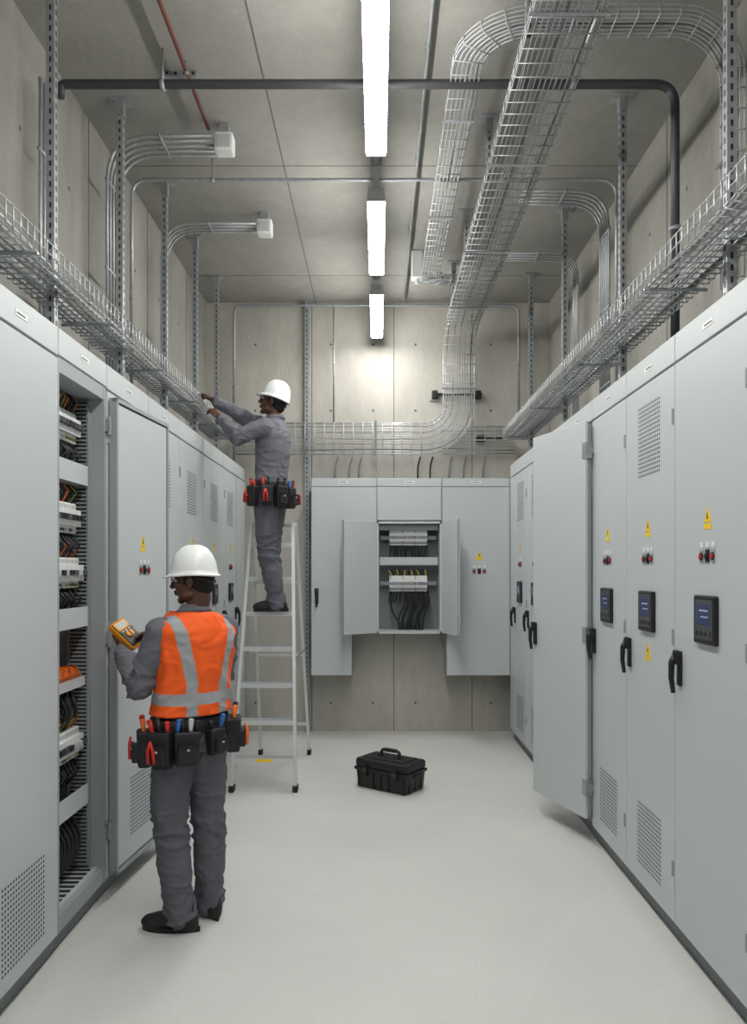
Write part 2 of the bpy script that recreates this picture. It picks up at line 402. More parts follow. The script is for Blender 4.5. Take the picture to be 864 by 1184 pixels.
for z in (2.045,1.57):
    mb.box((.03,-.24,z-.02),(.61,-.22,z+.02),GALV,MBk)
    for k in range(21):
        x=.12+k*.0185
        mb.box((x,-.23,z-.08),(x+.0175,-.12,z+.08),WHT if k%7 else LGR,MBk); mb.box((x,-.12,z-.04),(x+.0175,-.09,z+.04),WHT,MBk)
        mb.box((x+.004,-.09,z-.014),(x+.0135,-.075,z+.014),SEAM if k%5 else BLU,MBk); mb.box((x+.003,-.1205,z-.07),(x+.014,-.118,z-.055),SEAM,MBk)
        if k%2==0:
            mb.tube([(x+.009,-.15,z-.07),(x+.009+random.uniform(-.015,.015),-.12,z-.12),(x+random.uniform(-.02,.02),-.16,z-.2)],.006,CABLE,6,MBk)
            mb.tube([(x+.009,-.15,z+.07),(x+.009+random.uniform(-.01,.01),-.12,z+.1),(x+random.uniform(-.02,.02),-.16,z+.14)],.005,CABLE if k%4 else YEL,6,MBk)
for k in range(12):
    x=.28+k*.022
    mb.tube(fillet([(x,-.15,1.5),(x+.02,-.11,1.38),(x-.05+random.uniform(-.03,.03),-.14,1.22),(x-.06,-.16,1.09)],.1,4),.009,CABLE,7,MBk)
mb.tube(fillet([(.14,-.15,1.5),(.13,-.1,1.3),(.25,-.14,1.12),(.36,-.15,1.2)],.12,5),.008,CABLE,7,MBk)
for (hx,hy,fx,fy) in ((-.012,7.585,-.335,7.32),(.652,7.585,.775,7.25)):
    u=V((fx-hx,fy-hy,0));L=u.length;u.normalize()
    n=V((-u.y,u.x,0)) if fx>0 else V((u.y,-u.x,0))
    Md=MF((hx,hy,0),u,n)
    mb.bbox((0,-.004,1.07),(L,.014,2.2),CAB,.003,Md,1)
    for s0,s1 in (((0,.0,1.07),(.012,.026,2.2)),((L-.012,0,1.07),(L,.026,2.2)),((0,0,1.07),(L,.026,1.085)),((0,0,2.185),(L,.026,2.2))): mb.box(s0,s1,CAB,Md)
    mb.box((L*.55,.013,2.0),(L*.85,.016,2.1),YEL if fx>0 else LGR,Md)
    mb.cyl((L-.04,.012,1.62),(L-.04,.03,1.62),.014,BLK,10,None,Md)
mb.obj('distribution_panel')
mb=MB()
mb.prism([(.652,1.06),(.70,1.06),(.70,.636),(1.345,.636),(1.345,ZT),(.652,ZT)],-D,-.003,CABD,MBk)
mb.prism([(.656,1.064),(.704,1.064),(.704,.64),(1.34,.64),(1.34,ZT-.09),(.656,ZT-.09)],-.004,.014,CAB,MBk)
mb.bbox((.656,-.004,ZT-.084),(1.34,.014,ZT),CAB,.003,MBk,1); label(mb,MBk,1.0,ZT-.042,.014)
tri(mb,MBk,1.03,1.86,.014); buttons(mb,MBk,1.03,1.70,.014); handle(mb,MBk,.78,1.45,.014)
mb.obj('wall_mounted_cabinet')

# ------------------------------------------------------------------ struts
def strut(x,y,z0,z1,ang=0,w=.041,name='strut_channel',plate=True):
    mb=MB(); M=Matrix.Translation((x,y,0))@Matrix.Rotation(ang,4,'Z')
    h=w/2
    mb.box((-h,-h+.002,z0),(-h+.003,h,z1),GALV,M); mb.box((h-.003,-h+.002,z0),(h,h,z1),GALV,M)
    mb.box((-h,h-.003,z0),(h,h,z1),GALV,M); mb.box((-h+.003,-h+.008,z0),(h-.003,-h+.010,z1),SLOTG,M)
    mb.box((-h,-h,z0),(-.006,-h+.002,z1),GALV,M); mb.box((.006,-h,z0),(h,-h+.002,z1),GALV,M)
    z=z0
    while z<z1-.03:
        mb.box((-.006,-h,z),(.006,-h+.002,z+.024),GALV,M); z+=.05
    for sx in (-1,1):
        z=z0+.01
        while z<z1-.04:
            mb.box((sx*h-.0008,-.006,z),(sx*h+.0008,.006,z+.026),SLOTG,M); z+=.05
    if plate:
        mb.box((-.06,-.05,z1-.008),(.06,.05,z1),GALV,M); mb.box((-h-.004,-h-.004,z1-.09),(h+.004,h+.004,z1-.008),GALV,M)
    return mb.obj(name)
for y in (.85,1.77,2.69,3.61,4.53,5.47,6.38,7.23): strut(-1.575 if y<4 else -1.56,y,2.772,H)
for y in (.5,1.8,3.12,4.49,5.88,7.17): strut(1.47,y,2.772,H)
strut(-.75,YB-.025,0,H,0,.045)
for y in (2.2,3.45,4.70,5.92,6.9): strut(.70,y,4.17,H,0,.035)
# ------------------------------------------------------------------ cable trays
class Turtle:
    def __init__(s,p,T,S,U): s.p,s.T,s.S,s.U=V(p),V(T),V(S),V(U); s.fr=[(s.p.copy(),s.S.copy(),s.U.copy())]
    def rec(s): s.fr.append((s.p.copy(),s.S.copy(),s.U.copy()))
    def fwd(s,d): s.p=s.p+s.T*d; s.rec(); return s
    def arc(s,axis,deg,r,n=10):
        k={'S':s.S,'U':s.U}[axis].copy(); sg=1 if deg>0 else -1
        c=s.p+k.cross(s.T)*r*sg; a=math.radians(deg)/n
        R=Matrix.Rotation(a,3,k)
        for i in range(n):
            s.p=c+R@(s.p-c); s.T=R@s.T; s.S=R@s.S; s.U=R@s.U; s.rec()
        return s
def tray(name,fr,w,h,step,nb,r,cables=0,cr=.007,brk=None):
    mb=MB()
    offs=[(-w/2,h),(-w/2,h/2)]+[(-w/2+w*i/(nb-1),0) for i in range(nb)]+[(w/2,h/2),(w/2,h)]
    for a,b in offs: mb.tube([p+S*a+U*b for p,S,U in fr],r,WIRE,5)
    cum=[0]
    for i in range(1,len(fr)): cum.append(cum[-1]+(fr[i][0]-fr[i-1][0]).length)
    def at(d):
        for i in range(1,len(fr)):
            if cum[i]>=d:
                t=(d-cum[i-1])/max(1e-6,cum[i]-cum[i-1]); a,b=fr[i-1],fr[i]
                return a[0].lerp(b[0],t),a[1].lerp(b[1],t).normalized(),a[2].lerp(b[2],t).normalized()
        return fr[-1]
    d=0
    while d<cum[-1]:
        p,S,U=at(d); e=r*1.5
        q=[p-S*(w/2+e)+U*h,p-S*(w/2+e)-U*e,p+S*(w/2+e)-U*e,p+S*(w/2+e)+U*h]
        for i in range(3): mb.tube([q[i],q[i+1]],r,WIRE,4)
        d+=step
    for k in range(cables):
        o=-w/2+w*(k+.5)/cables; hh=cr+random.uniform(0,.02); pts=[]; d=0; ph=random.uniform(0,20)
        while d<=cum[-1]:
            p,S,U=at(d); pts.append(p+S*(o+.02*noise.noise(V((d*1.3,ph,0))))+U*(hh+.012*noise.noise(V((d*1.7,0,ph))))); d+=.12
        pts.append(at(cum[-1])[0]+fr[-1][1]*o+fr[-1][2]*hh)
        mb.tube(pts,cr,random.choice((CABG,CABG,CABG2,LGR)),6)
    if brk:
        d=brk/2
        while d<cum[-1]:
            p,S,U=at(d); c=p-U*.014
            mb.tube([c-S*(w/2+.02),c+S*(w/2+.02)],.009,GALV,4,smooth=False); d+=brk
    return mb.obj(name)
tray('cable_tray',Turtle((-1.575,-1,3.05),(0,1,0),(1,0,0),(0,0,1)).fwd(8.7).fr,.25,.10,.06,8,.0036,7,.008,.92)
tray('cable_tray',Turtle((1.415,-1,3.05),(0,1,0),(1,0,0),(0,0,1)).fwd(8.7).fr,.26,.10,.06,8,.0036,7,.008,1.3)
t=Turtle((.84,-1,4.15),(0,1,0),(1,0,0),(0,0,1)); t.fwd(8.4); t.arc('S',-90,.32); t.fwd(.40); t.arc('U',90,.36)
t.fwd(1.95)
tray('cable_tray',t.fr,.32,.06,.10,13,.0034,5,.005,1.22)
tray('cable_tray',Turtle((1.42,7.80,3.07),(-1,0,0),(0,0,-1),(0,1,0)).fwd(.75).fr,.28,.06,.10,9,.0034,3,.005)
t=Turtle((1.70,3.63,3.1),(0,0,1),(0,1,0),(1,0,0)); t.fwd(1.0); t.arc('S',-90,.25)
t.fwd(.68); t.arc('U',-90,.30); t.fwd(2.75); t.arc('U',-90,.20); t.fwd(.1)
tray('cable_tray',t.fr,.15,.045,.10,7,.0032,3,.005,1.2)

# ------------------------------------------------------------------ conduits
def conduit(name,pts,r,m,bend=.15,clips=True,n=10):
    mb=MB(); q=fillet(pts,bend); mb.tube(q,r,m,n)
    pts=[V(p) for p in pts]
    for i in range(len(pts)-1):
        a,b=pts[i],pts[i+1]; L=(b-a).length; k=int(L/1.0)
        for j in range(k):
            c=a.lerp(b,(j+.5)/k); d=(b-a).normalized()
            mb.tube([c-d*.012,c+d*.012],r*1.35,GALV,n)
            if abs(d.z)<.5 and H-c.z<.5: mb.tube([c,V((c.x,c.y,H))],.005,GALV,6)
    return mb.obj(name)
conduit('drain_pipe',[(-1.73,4.07,4.28),(-1.73,4.07,4.35),(1.62,4.07,4.35),(1.62,4.07,2.775)],.024,PIPE,.12,n=14)
conduit('conduit_pipe',[(-1.70,5.16,2.775),(-1.70,5.16,4.40),(1.65,5.16,4.40),(1.65,5.16,2.775)],.012,GALV,.12)
conduit('conduit_pipe',[(-1.50,7.80,2.775),(-1.50,7.80,4.47),(1.47,7.80,4.47),(1.47,7.80,3.2)],.014,GALV,.1)
conduit('conduit_pipe',[(.27,-3,4.50),(.27,7.75,4.50)],.012,GALV)
conduit('sprinkler_pipe',[(-1.07,-3,4.49),(-1.07,4.72,4.49)],.011,REDP)
conduit('sprinkler_pipe',[(.40,-3,4.46),(.40,3.6,4.46)],.011,REDP)
conduit('conduit_pipe',[(-.46,7.80,4.47),(-.46,7.80,3.25)],.010,GALV)
conduit('conduit_pipe',[(1.60,7.86,4.3),(1.60,7.86,2.775)],.012,GALV)
def bundle(pts,k,axis,sp,r,bend,name='conduit_bundle',m=GALV):
    mb=MB()
    pts=[V(p) for p in pts]
    for i in range(k):
        o=V(axis)*(i-(k-1)/2)*sp
        q=fillet([pts[0]+o,pts[1]+o*1.0,pts[2]+o],bend); mb.tube(q,r,m,8)
    for s in (0,1):
        a,b=pts[s],pts[s+1]; kk=max(1,int((b-a).length/.45))
        for j in range(kk):
            c=a.lerp(b,(j+.5)/kk); e=V(axis)*((k-1)/2*sp+.02); mb.tube([c-e,c+e],.010,GALV,6)
    return mb.obj(name)
bundle([(-1.70,4.80,2.775),(-1.70,4.80,4.43),(-1.04,4.80,4.43)],5,(0,1,0),.055,.009,.28)
bundle([(-1.70,5.95,2.775),(-1.70,5.95,4.43),(-.96,5.95,4.43)],4,(0,1,0),.05,.009,.26)
bundle([(1.66,5.47,2.775),(1.66,5.47,4.43),(1.04,5.47,4.43)],5,(0,1,0),.05,.009,.26)
bundle([(1.72,6.5,2.775),(1.72,6.5,4.43),(1.04,6.5,4.43)],4,(0,1,0),.05,.009,.2)
bundle([(-1.74,3.9,2.775),(-1.74,3.9,3.5),(-1.74,3.9,4.24)],3,(0,1,0),.05,.009,.01)
def sensor(x,y,z=4.43):
    mb=MB(); mb.bbox((x-.06,y-.05,z-.065),(x+.06,y+.05,z+.055),WHT,.012); mb.bbox((x-.045,y-.056,z-.045),(x+.045,y-.04,z+.035),LGR,.005)
    mb.box((x-.03,y-.03,z+.05),(x+.03,y+.03,H),GALV)
    mb.obj('ceiling_sensor')
sensor(-.98,4.78); sensor(-.90,5.95)
mb=MB(); mb.bbox((.30,6.62,4.3),(.40,6.72,H),WHT,.01); mb.cyl((.35,6.67,4.26),(.35,6.67,4.3),.02,LGR); mb.obj('junction_box')
mb=MB(); mb.box((-.16-1.07,4.25,H-.03),(.04-1.07,4.28,H),GALV); 
for i in range(4): mb.cyl((-1.2+i*.05,4.25,H-.015),(-1.2+i*.05,4.245,H-.015),.008,SLOT,8)
mb.obj('pipe_bracket')
mb=MB()
for x in (.60,1.06):
    mb.bbox((x-.03,YB-.07,3.52),(x+.03,YB,3.60),BLK,.008); mb.box((x-.05,YB-.02,3.50),(x+.05,YB,3.515),GALV)
mb.box((.60,YB-.05,3.55),(1.10,YB-.035,3.575),BLK); mb.obj('tray_wall_clamp')
mb=MB(); mb.bbox((1.04,YB-.07,3.06),(1.14,YB,3.13),BLK,.008); mb.tube([(1.14,YB-.04,3.1),(1.35,YB-.04,3.1)],.01,BLK,8); mb.obj('wall_connector')
mb=MB()
for x in (-.45,-.30,-.2,.42,.55,.75,.9,1.1):
    mb.tube(fillet([(x,7.86,2.64),(x,7.86,2.8),(x+.03,7.87,2.90)],.05,4),.010 if x<0 or x>.6 else .009,CABG if x<0 or x>.6 else CABLE,8)
mb.obj('cabinet_feed_cables')

# ------------------------------------------------------------------ lights
def lamp(y0,x=-.01,z=4.1):
    mb=MB(); y1=y0+1.2; w=.058
    mb.bbox((x-w,y0,z),(x+w,y1,z+.04),TUBE,.012)
    mb.bbox((x-w*.92,y0-.012,z+.041),(x+w*.92,y1+.012,z+.085),LGR,.006)
    mb.bbox((x-w,y0-.014,z-.002),(x+w,y0,z+.05),LGR,.004); mb.bbox((x-w,y1,z-.002),(x+w,y1+.014,z+.05),LGR,.004)
    for yy in (y0+.2,y1-.2): mb.cyl((x,yy,z+.08),(x,yy,H),.006,GALV,8)
    mb.cyl((x,y1+.01,z+.06),(x,y1+.45,z+.06),.018,GALV,8); mb.bbox((x-.035,y1+.18,z+.03),(x+.035,y1+.28,z+.1),GALV,.006)
    mb.obj('fluorescent_light')
for y in (6.50,4.86,3.12,1.42,-.28,-1.98): lamp(y)

# ------------------------------------------------------------------ stepladder
def beam(mb,a,b,w,d,m,wdir=(1,0,0)):
    a=V(a);b=V(b);t=(b-a).normalized(); u=V(wdir); u=(u-t*u.dot(t)).normalized(); n=t.cross(u)
    vs=[]
    for p in (a,b):
        for s,q in ((-1,-1),(1,-1),(1,1),(-1,1)): vs.append(p+u*s*w/2+n*q*d/2)
    mb.add(vs,[(0,1,2,3),(4,5,6,7),(0,1,5,4),(1,2,6,5),(2,3,7,6),(3,0,4,7)],m)
def ladder():
    mb=MB(); cx=-.88; y0,y1=5.76,6.25; zt=2.1; rk=6.92
    wf=lambda z:.245-(.245-.172)*z/zt
    yf=lambda z:y0+(y1-y0)*z/zt
    for s in (-1,1):
        beam(mb,(cx+s*wf(0),y0,.03),(cx+s*wf(zt),y1,zt),.025,.065,ALU)
        beam(mb,(cx+s*(wf(0)-.02)+.02,rk,.03),(cx+s*(wf(zt)+.012),y1+.08,zt),.022,.045,ALU)
        mb.bbox((cx+s*wf(0)-.02,y0-.045,0),(cx+s*wf(0)+.02,y0+.045,.05),BLK2,.006)
        mb.bbox((cx+s*(wf(0)-.02)+.02-.018,rk-.035,0),(cx+s*(wf(0)-.02)+.02+.018,rk+.035,.05),BLK2,.006)
        z=1.0; beam(mb,(cx+s*(wf(z)+.016),yf(z),z),(cx+s*(wf(z)+.02),rk+(y1+.08-rk)*(z/zt),z),.004,.02,GALV,(1,0,0))
    for k in range(7):
        z=.25+.28*k; w=wf(z)-.012; y=yf(z); dd=.055 if k<=4 else .04
        mb.box((cx-w,y-dd,z-.028),(cx+w,y+dd,z),ALU)
        for q in range(5): mb.box((cx-w,y-dd+.008+q*.02,z),(cx+w,y-dd+.014+q*.02,z+.002),CABD)
        mb.box((cx-w,y-dd-.003,z-.034),(cx+w,y-dd,z+.001),ALU)
    mb.box((cx-.06,y0+.06-.061,.226),(cx+.06,y0+.06-.05,.248),YEL)
    mb.box((cx-.05,yf(1.09)-.06,1.066),(cx+.03,yf(1.09)-.05,1.085),LGR)
    mb.bbox((cx-.19,y1-.03,zt-.03),(cx+.19,y1+.12,zt),ALU,.008)
    for z in (.3,.95,1.6):
        t=z/zt; y=rk+(y1+.08-rk)*t; w=(wf(0)-.02)*(1-t)+(wf(zt)+.012)*t; beam(mb,(cx-w+.02*(1-t),y,z),(cx+w+.02*(1-t),y,z),.03,.02,ALU,(0,1,0))
    mb.obj('stepladder')
ladder()

# ------------------------------------------------------------------ toolbox
def toolbox():
    mb=MB(); u=V((.375,-.27,0)).normalized(); n=V((-u.y,u.x,0)); M=MF((.10,5.87,0),u,n)
    a,b=.240,.138
    mb.bbox((-a,-b,0),(a,b,.145),BLK,.014,M,2,.94)
    mb.bbox((-a-.01,-b-.008,.138),(a+.01,b+.008,.162),BLK,.006,M)
    mb.bbox((-a-.004,-b-.004,.160),(a+.004,b+.004,.230),BLK,.022,M,3)
    mb.bbox((-a+.05,-b+.04,.227),(a-.05,b-.04,.239),BLK,.006,M)
    for s in (-.14,.14):
        mb.bbox((s-.025,-b-.022,.10),(s+.025,-b+.004,.195),BLK2,.005,M); mb.box((s-.018,-b-.025,.135),(s+.018,-b-.02,.16),SEAM,M)
    for s in (-.21,-.07,.0,.07,.21): mb.box((s-.006,-b-.006,.015),(s+.006,-b+.006,.135),BLK,M)
    for s in (-.08,0,.08): mb.box((a-.012,s-.006,.015),(a-.002,s+.006,.135),BLK,M)
    mb.bbox((a-.002,-.05,.12),(a+.02,.05,.14),BLK,.005,M)
    mb.tube(fillet([(-.09,0,.22),(-.085,0,.290),(.085,0,.290),(.09,0,.22)],.03,5),.013,BLK,10,M)
    mb.bbox((-.06,-.018,.276),(.06,.018,.304),BLK2,.009,M)
    for s in (-.09,.09): mb.bbox((s-.018,-.02,.22),(s+.018,.02,.25),BLK,.005,M)
    mb.obj('toolbox')
toolbox()

# ------------------------------------------------------------------ people
def stack(mb,rings,ctr,R,F,m,n=40,e=2.3,caps=True,grow=0):
    vs=[];fs=[]
    for z,w,d in rings:
        c=ctr(z)
        for k in range(n):
            a=2*math.pi*k/n; ca,sa=math.cos(a),math.sin(a)
            x=(w+grow)*math.copysign(abs(ca)**(2/e),ca); y=(d+grow)*math.copysign(abs(sa)**(2/e),sa)
            vs.append(V((c[0],c[1],z))+R*x+F*y)
    N=len(rings)
    for i in range(N-1):
        for k in range(n): fs.append((i*n+k,i*n+(k+1)%n,(i+1)*n+(k+1)%n,(i+1)*n+k))
    if caps: fs.append(tuple(range(n))); fs.append(tuple((N-1)*n+k for k in range(n)))
    mb.add(vs,fs,m,True)
def lerp_ctr(sp):
    def f(z):
        if z<=sp[0][0]: return sp[0][1:]
        for a,b in zip(sp,sp[1:]):
            if z<=b[0]:
                t=(z-a[0])/(b[0]-a[0]); return (a[1]+(b[1]-a[1])*t,a[2]+(b[2]-a[2])*t)
        return sp[-1][1:]
    return f
def hand(W,D,N,side,curl,spread=.1,thumb_in=.3,sc=1.0):
    D=V(D).normalized(); N=V(N); N=(N-D*N.dot(D)).normalized(); S=D.cross(N).normalized()*side
    mb=MB(); W=V(W)
    R=Matrix((S,D,N)).transposed()
    mb.ell(W+D*.05*sc,(.040*sc,.052*sc,.017*sc),SKIN,None,18,12,R)
    mb.ell(W+D*.068*sc,(.042*sc,.030*sc,.014*sc),SKIN,None,18,12,R)
    mb.ell(W+D*.035*sc+S*.022*sc+N*.006*sc,(.016*sc,.028*sc,.014*sc),SKIN,None,14,10,R)
    mb.chain([W-D*.06*sc,W+D*.02*sc],[.028*sc,.025*sc],SKIN)
    L=[.072,.081,.075,.058]; offs=[.030,.010,-.011,-.030]; bx=[.088,.092,.088,.080]
    for i in range(4):
        p=W+D*bx[i]*sc*.95+S*offs[i]*sc; pts=[p-D*.02*sc,p]; ang=0
        d0=(D+S*(offs[i]*spread*30*.1)).normalized()
        for k,fr in enumerate((.45,.30,.25)):
            ang+=math.radians(curl[i]*(1 if k else .7)); d=d0*math.cos(ang)+N*math.sin(ang)
            p=p+d*L[i]*sc*fr; pts.append(p)
        r=.0092*sc if i<3 else .008*sc
        mb.chain(pts,[r,r,r*.95,r*.88,r*.78],SKIN,None,10)
    p=W+D*.03*sc+S*.030*sc; d=(D*.62+S*.68+N*thumb_in).normalized(); q=p+d*.036*sc; d2=(D*.85+S*.25+N*(thumb_in+.2)).normalized(); r_=q+d2*.030*sc
    mb.chain([p-d*.01,p,q,r_],[.013*sc,.0125*sc,.0108*sc,.0088*sc],SKIN,None,10)
    return remesh(mb,.0032,2,.4)
def head_matrix(c,fdir,pitch,roll=0):
    f=V(fdir).normalized(); r=f.cross(V((0,0,1))).normalized(); u=r.cross(f)
    M=Matrix((r,f,u)).transposed().to_4x4()
    return Matrix.Translation(c)@M@Matrix.Rotation(pitch,4,'X')@Matrix.Rotation(roll,4,'Y')
def make_head(root,Mh,neckbase,sc=1):
    M=Mh@Matrix.Scale(sc,4)
    mb=MB(); e=mb.ell
    e((0,-.012,.03),(.074,.094,.088),SKIN,M,24,16); e((0,.018,-.045),(.060,.070,.066),SKIN,M,24,16)
    e((0,.066,-.096),(.026,.020,.019),SKIN,M); e((0,.075,.035),(.05,.022,.03),SKIN,M)
    mb.chain([(0,.090,.012),(0,.104,-.008),(0,.113,-.024)],[.008,.010,.0125],SKIN,M,12)
    for s in (-1,1):
        e((s*.013,.100,-.029),(.009,.010,.008),SKIN,M); e((s*.038,.060,-.022),(.026,.026,.024),SKIN,M)
        e((s*.077,-.008,-.006),(.010,.019,.031),SKIN,M); e((s*.045,.02,-.07),(.025,.04,.025),SKIN,M)
    mb.chain([(-.036,.082,.030),(0,.088,.026),(.036,.082,.030)],[.009,.010,.009],SKIN,M,12)
    e((0,.090,-.050),(.023,.012,.008),SKIN,M); e((0,.088,-.063),(.020,.012,.009),SKIN,M)
    nb=M.inverted()@V(neckbase)
    mb.chain([(0,-.025,-.04),(0,-.032,-.09),nb],[.056,.054,.062],SKIN,M,20)
    mobj('head',remesh(mb,.0036,3,.45),root)
    mb=MB()
    mb.ell((0,-.022,.018),(.0785,.090,.080),HAIR,M,24,16); mb.ell((0,-.045,-.03),(.062,.060,.05),HAIR,M,24,16)
    for s in (-1,1):
        mb.box((s*.078-.003,.005,-.02),(s*.078+.003,.022,.03),HAIR,M)
        mb.chain([(s*.018,.096,.027),(s*.034,.092,.031),(s*.05,.078,.026)],[.0035,.004,.0025],HAIR,M,8)
    mobj('hair',mb.mesh('hair'),root)
    mb=MB()
    for s in (-1,1):
        mb.ell((s*.030,.080,.008),(.012,.012,.010),EYE,M); mb.ell((s*.030,.0885,.008),(.0055,.005,.0055),HAIR,M)
    mobj('eyes',mb.mesh('eyes'),root)
    mb=MB()
    for s in (-1,1):
        pts=[(s*(.033+.026*math.cos(a)),.103-.012*abs(math.cos(a)) if math.cos(a)>0 else .103,.006+.018*math.sin(a)) for a in [k*math.pi/6 for k in range(13)]]
        mb.tube(pts,.0022,LENS,6,M); mb.tube([(s*.059,.092,.01),(s*.079,.04,.012),(s*.082,-.01,.010)],.002,LENS,6,M)
    mb.tube([(-.008,.106,.01),(.008,.106,.01)],.002,LENS,6,M)
    mobj('safety_glasses',mb.mesh('glasses'),root)
    mb=MB(); n=48; vs=[];fs=[]; rows=0; z0=.032; a_,b_,h_=.099,.119,.140
    def ring(fn):
        nonlocal rows
        for k in range(n):
            t=2*math.pi*k/n; vs.append(fn(math.cos(t),math.sin(t)))
        rows+=1
    def brim(c,s_,k,dz):
        fx=max(0,s_)**3
        return ((a_+k)*c,(b_+k)*s_+fx*.032*min(1,k/.012)-.008,z0+dz-(.006*fx if k>.01 else 0)-.010*max(0,-s_)**2)
    ring(lambda c,s_:brim(c,s_,-.004,-.008)); ring(lambda c,s_:brim(c,s_,.011,-.007)); ring(lambda c,s_:brim(c,s_,.014,-.002)); ring(lambda c,s_:brim(c,s_,.011,.002)); ring(lambda c,s_:brim(c,s_,.002,.006))
    for j in range(1,12):
        ph=math.pi/2*j/12
        def fn(c,s_,ph=ph):
            k=math.cos(ph)**.85; x=a_*c*k;y=b_*s_*k; z=z0+.006+h_*math.sin(ph)
            z+=.007*math.exp(-(x/.016)**2)*min(1,j/4)+.004*math.exp(-((abs(x)-.042)/.010)**2)*min(1,j/5)*(1 if abs(s_)>.3 or ph>.7 else .3)
            return (x,y-.008,z)
        ring(fn)
    for i in range(rows-1):
        for k in range(n): fs.append((i*n+k,i*n+(k+1)%n,(i+1)*n+(k+1)%n,(i+1)*n+k))
    fs.append(tuple((rows-1)*n+k for k in range(n)))
    mb.add(vs,fs,HAT,True,M)
    mb.tube([(-.088,-.03,.02),(-.06,-.095,-.005),(0,-.112,-.012),(.06,-.095,-.005),(.088,-.03,.02)],.006,BLK,8,M)
    mobj('hard_hat',mb.mesh('hat'),root)
def shoe(root,ank,direc,lift=0,name='shoe'):
    d=V(direc).normalized(); r=V((d.y,-d.x,0)); M=Matrix.Translation((ank[0],ank[1],lift))@Matrix((r,d,V((0,0,1)))).transposed().to_4x4()
    mb=MB()
    mb.chain([(0,-.045,.05),(0,.03,.055),(0,.11,.04),(0,.155,.035)],[.043,.045,.042,.034],SHOE,M,18)
    mb.ell((0,.12,.035),(.048,.075,.036),SHOE,M,20,12); mb.ell((0,-.04,.03),(.038,.05,.04),SHOE,M,20,12)
    mb.chain([(0,-.03,.06),(0,-.02,.115)],[.045,.046],SHOE,M,18)
    me=remesh(mb,.006,3)
    for v in me.vertices: v.co.z=max(v.co.z,lift+.004)
    mobj(name,me,root)
    mb=MB(); pts=[]
    for k in range(28):
        a=2*math.pi*k/28; yy=.045+.142*math.sin(a); w=.036+.012*math.sin(a*1)+.004*math.cos(2*a)
        pts.append((w*math.cos(a)*1.08,yy))
    vs=[(x,y,0) for x,y in pts]+[(x,y,.024) for x,y in pts]; k=28
    mb.add(vs,[tuple(range(k)),tuple(range(k,2*k))[::-1]]+[(i,(i+1)%k,k+(i+1)%k,k+i) for i in range(k)],BLK2,False,M)
    mobj('sole',mb.mesh('sole'),root)
TORSO=[(.84,.12,.10),(.88,.165,.120),(.94,.175,.128),(1.0,.166,.122),(1.06,.158,.118),(1.14,.160,.118),(1.22,.170,.124),(1.30,.182,.128),(1.37,.190,.126),(1.42,.188,.114),(1.455,.165,.098),(1.485,.112,.08),(1.515,.072,.068),(1.54,.062,.062)]
def fold(p,seed,f,tx):
    q=V((p.x*f,p.y*f,p.z*f*tx)); w=noise.noise_vector(q*.6+V((seed,0,0)))*.9
    n=noise.noise(q+w+V((seed,3,1)))
    return (1-min(1,abs(n)*3.2))**1.6
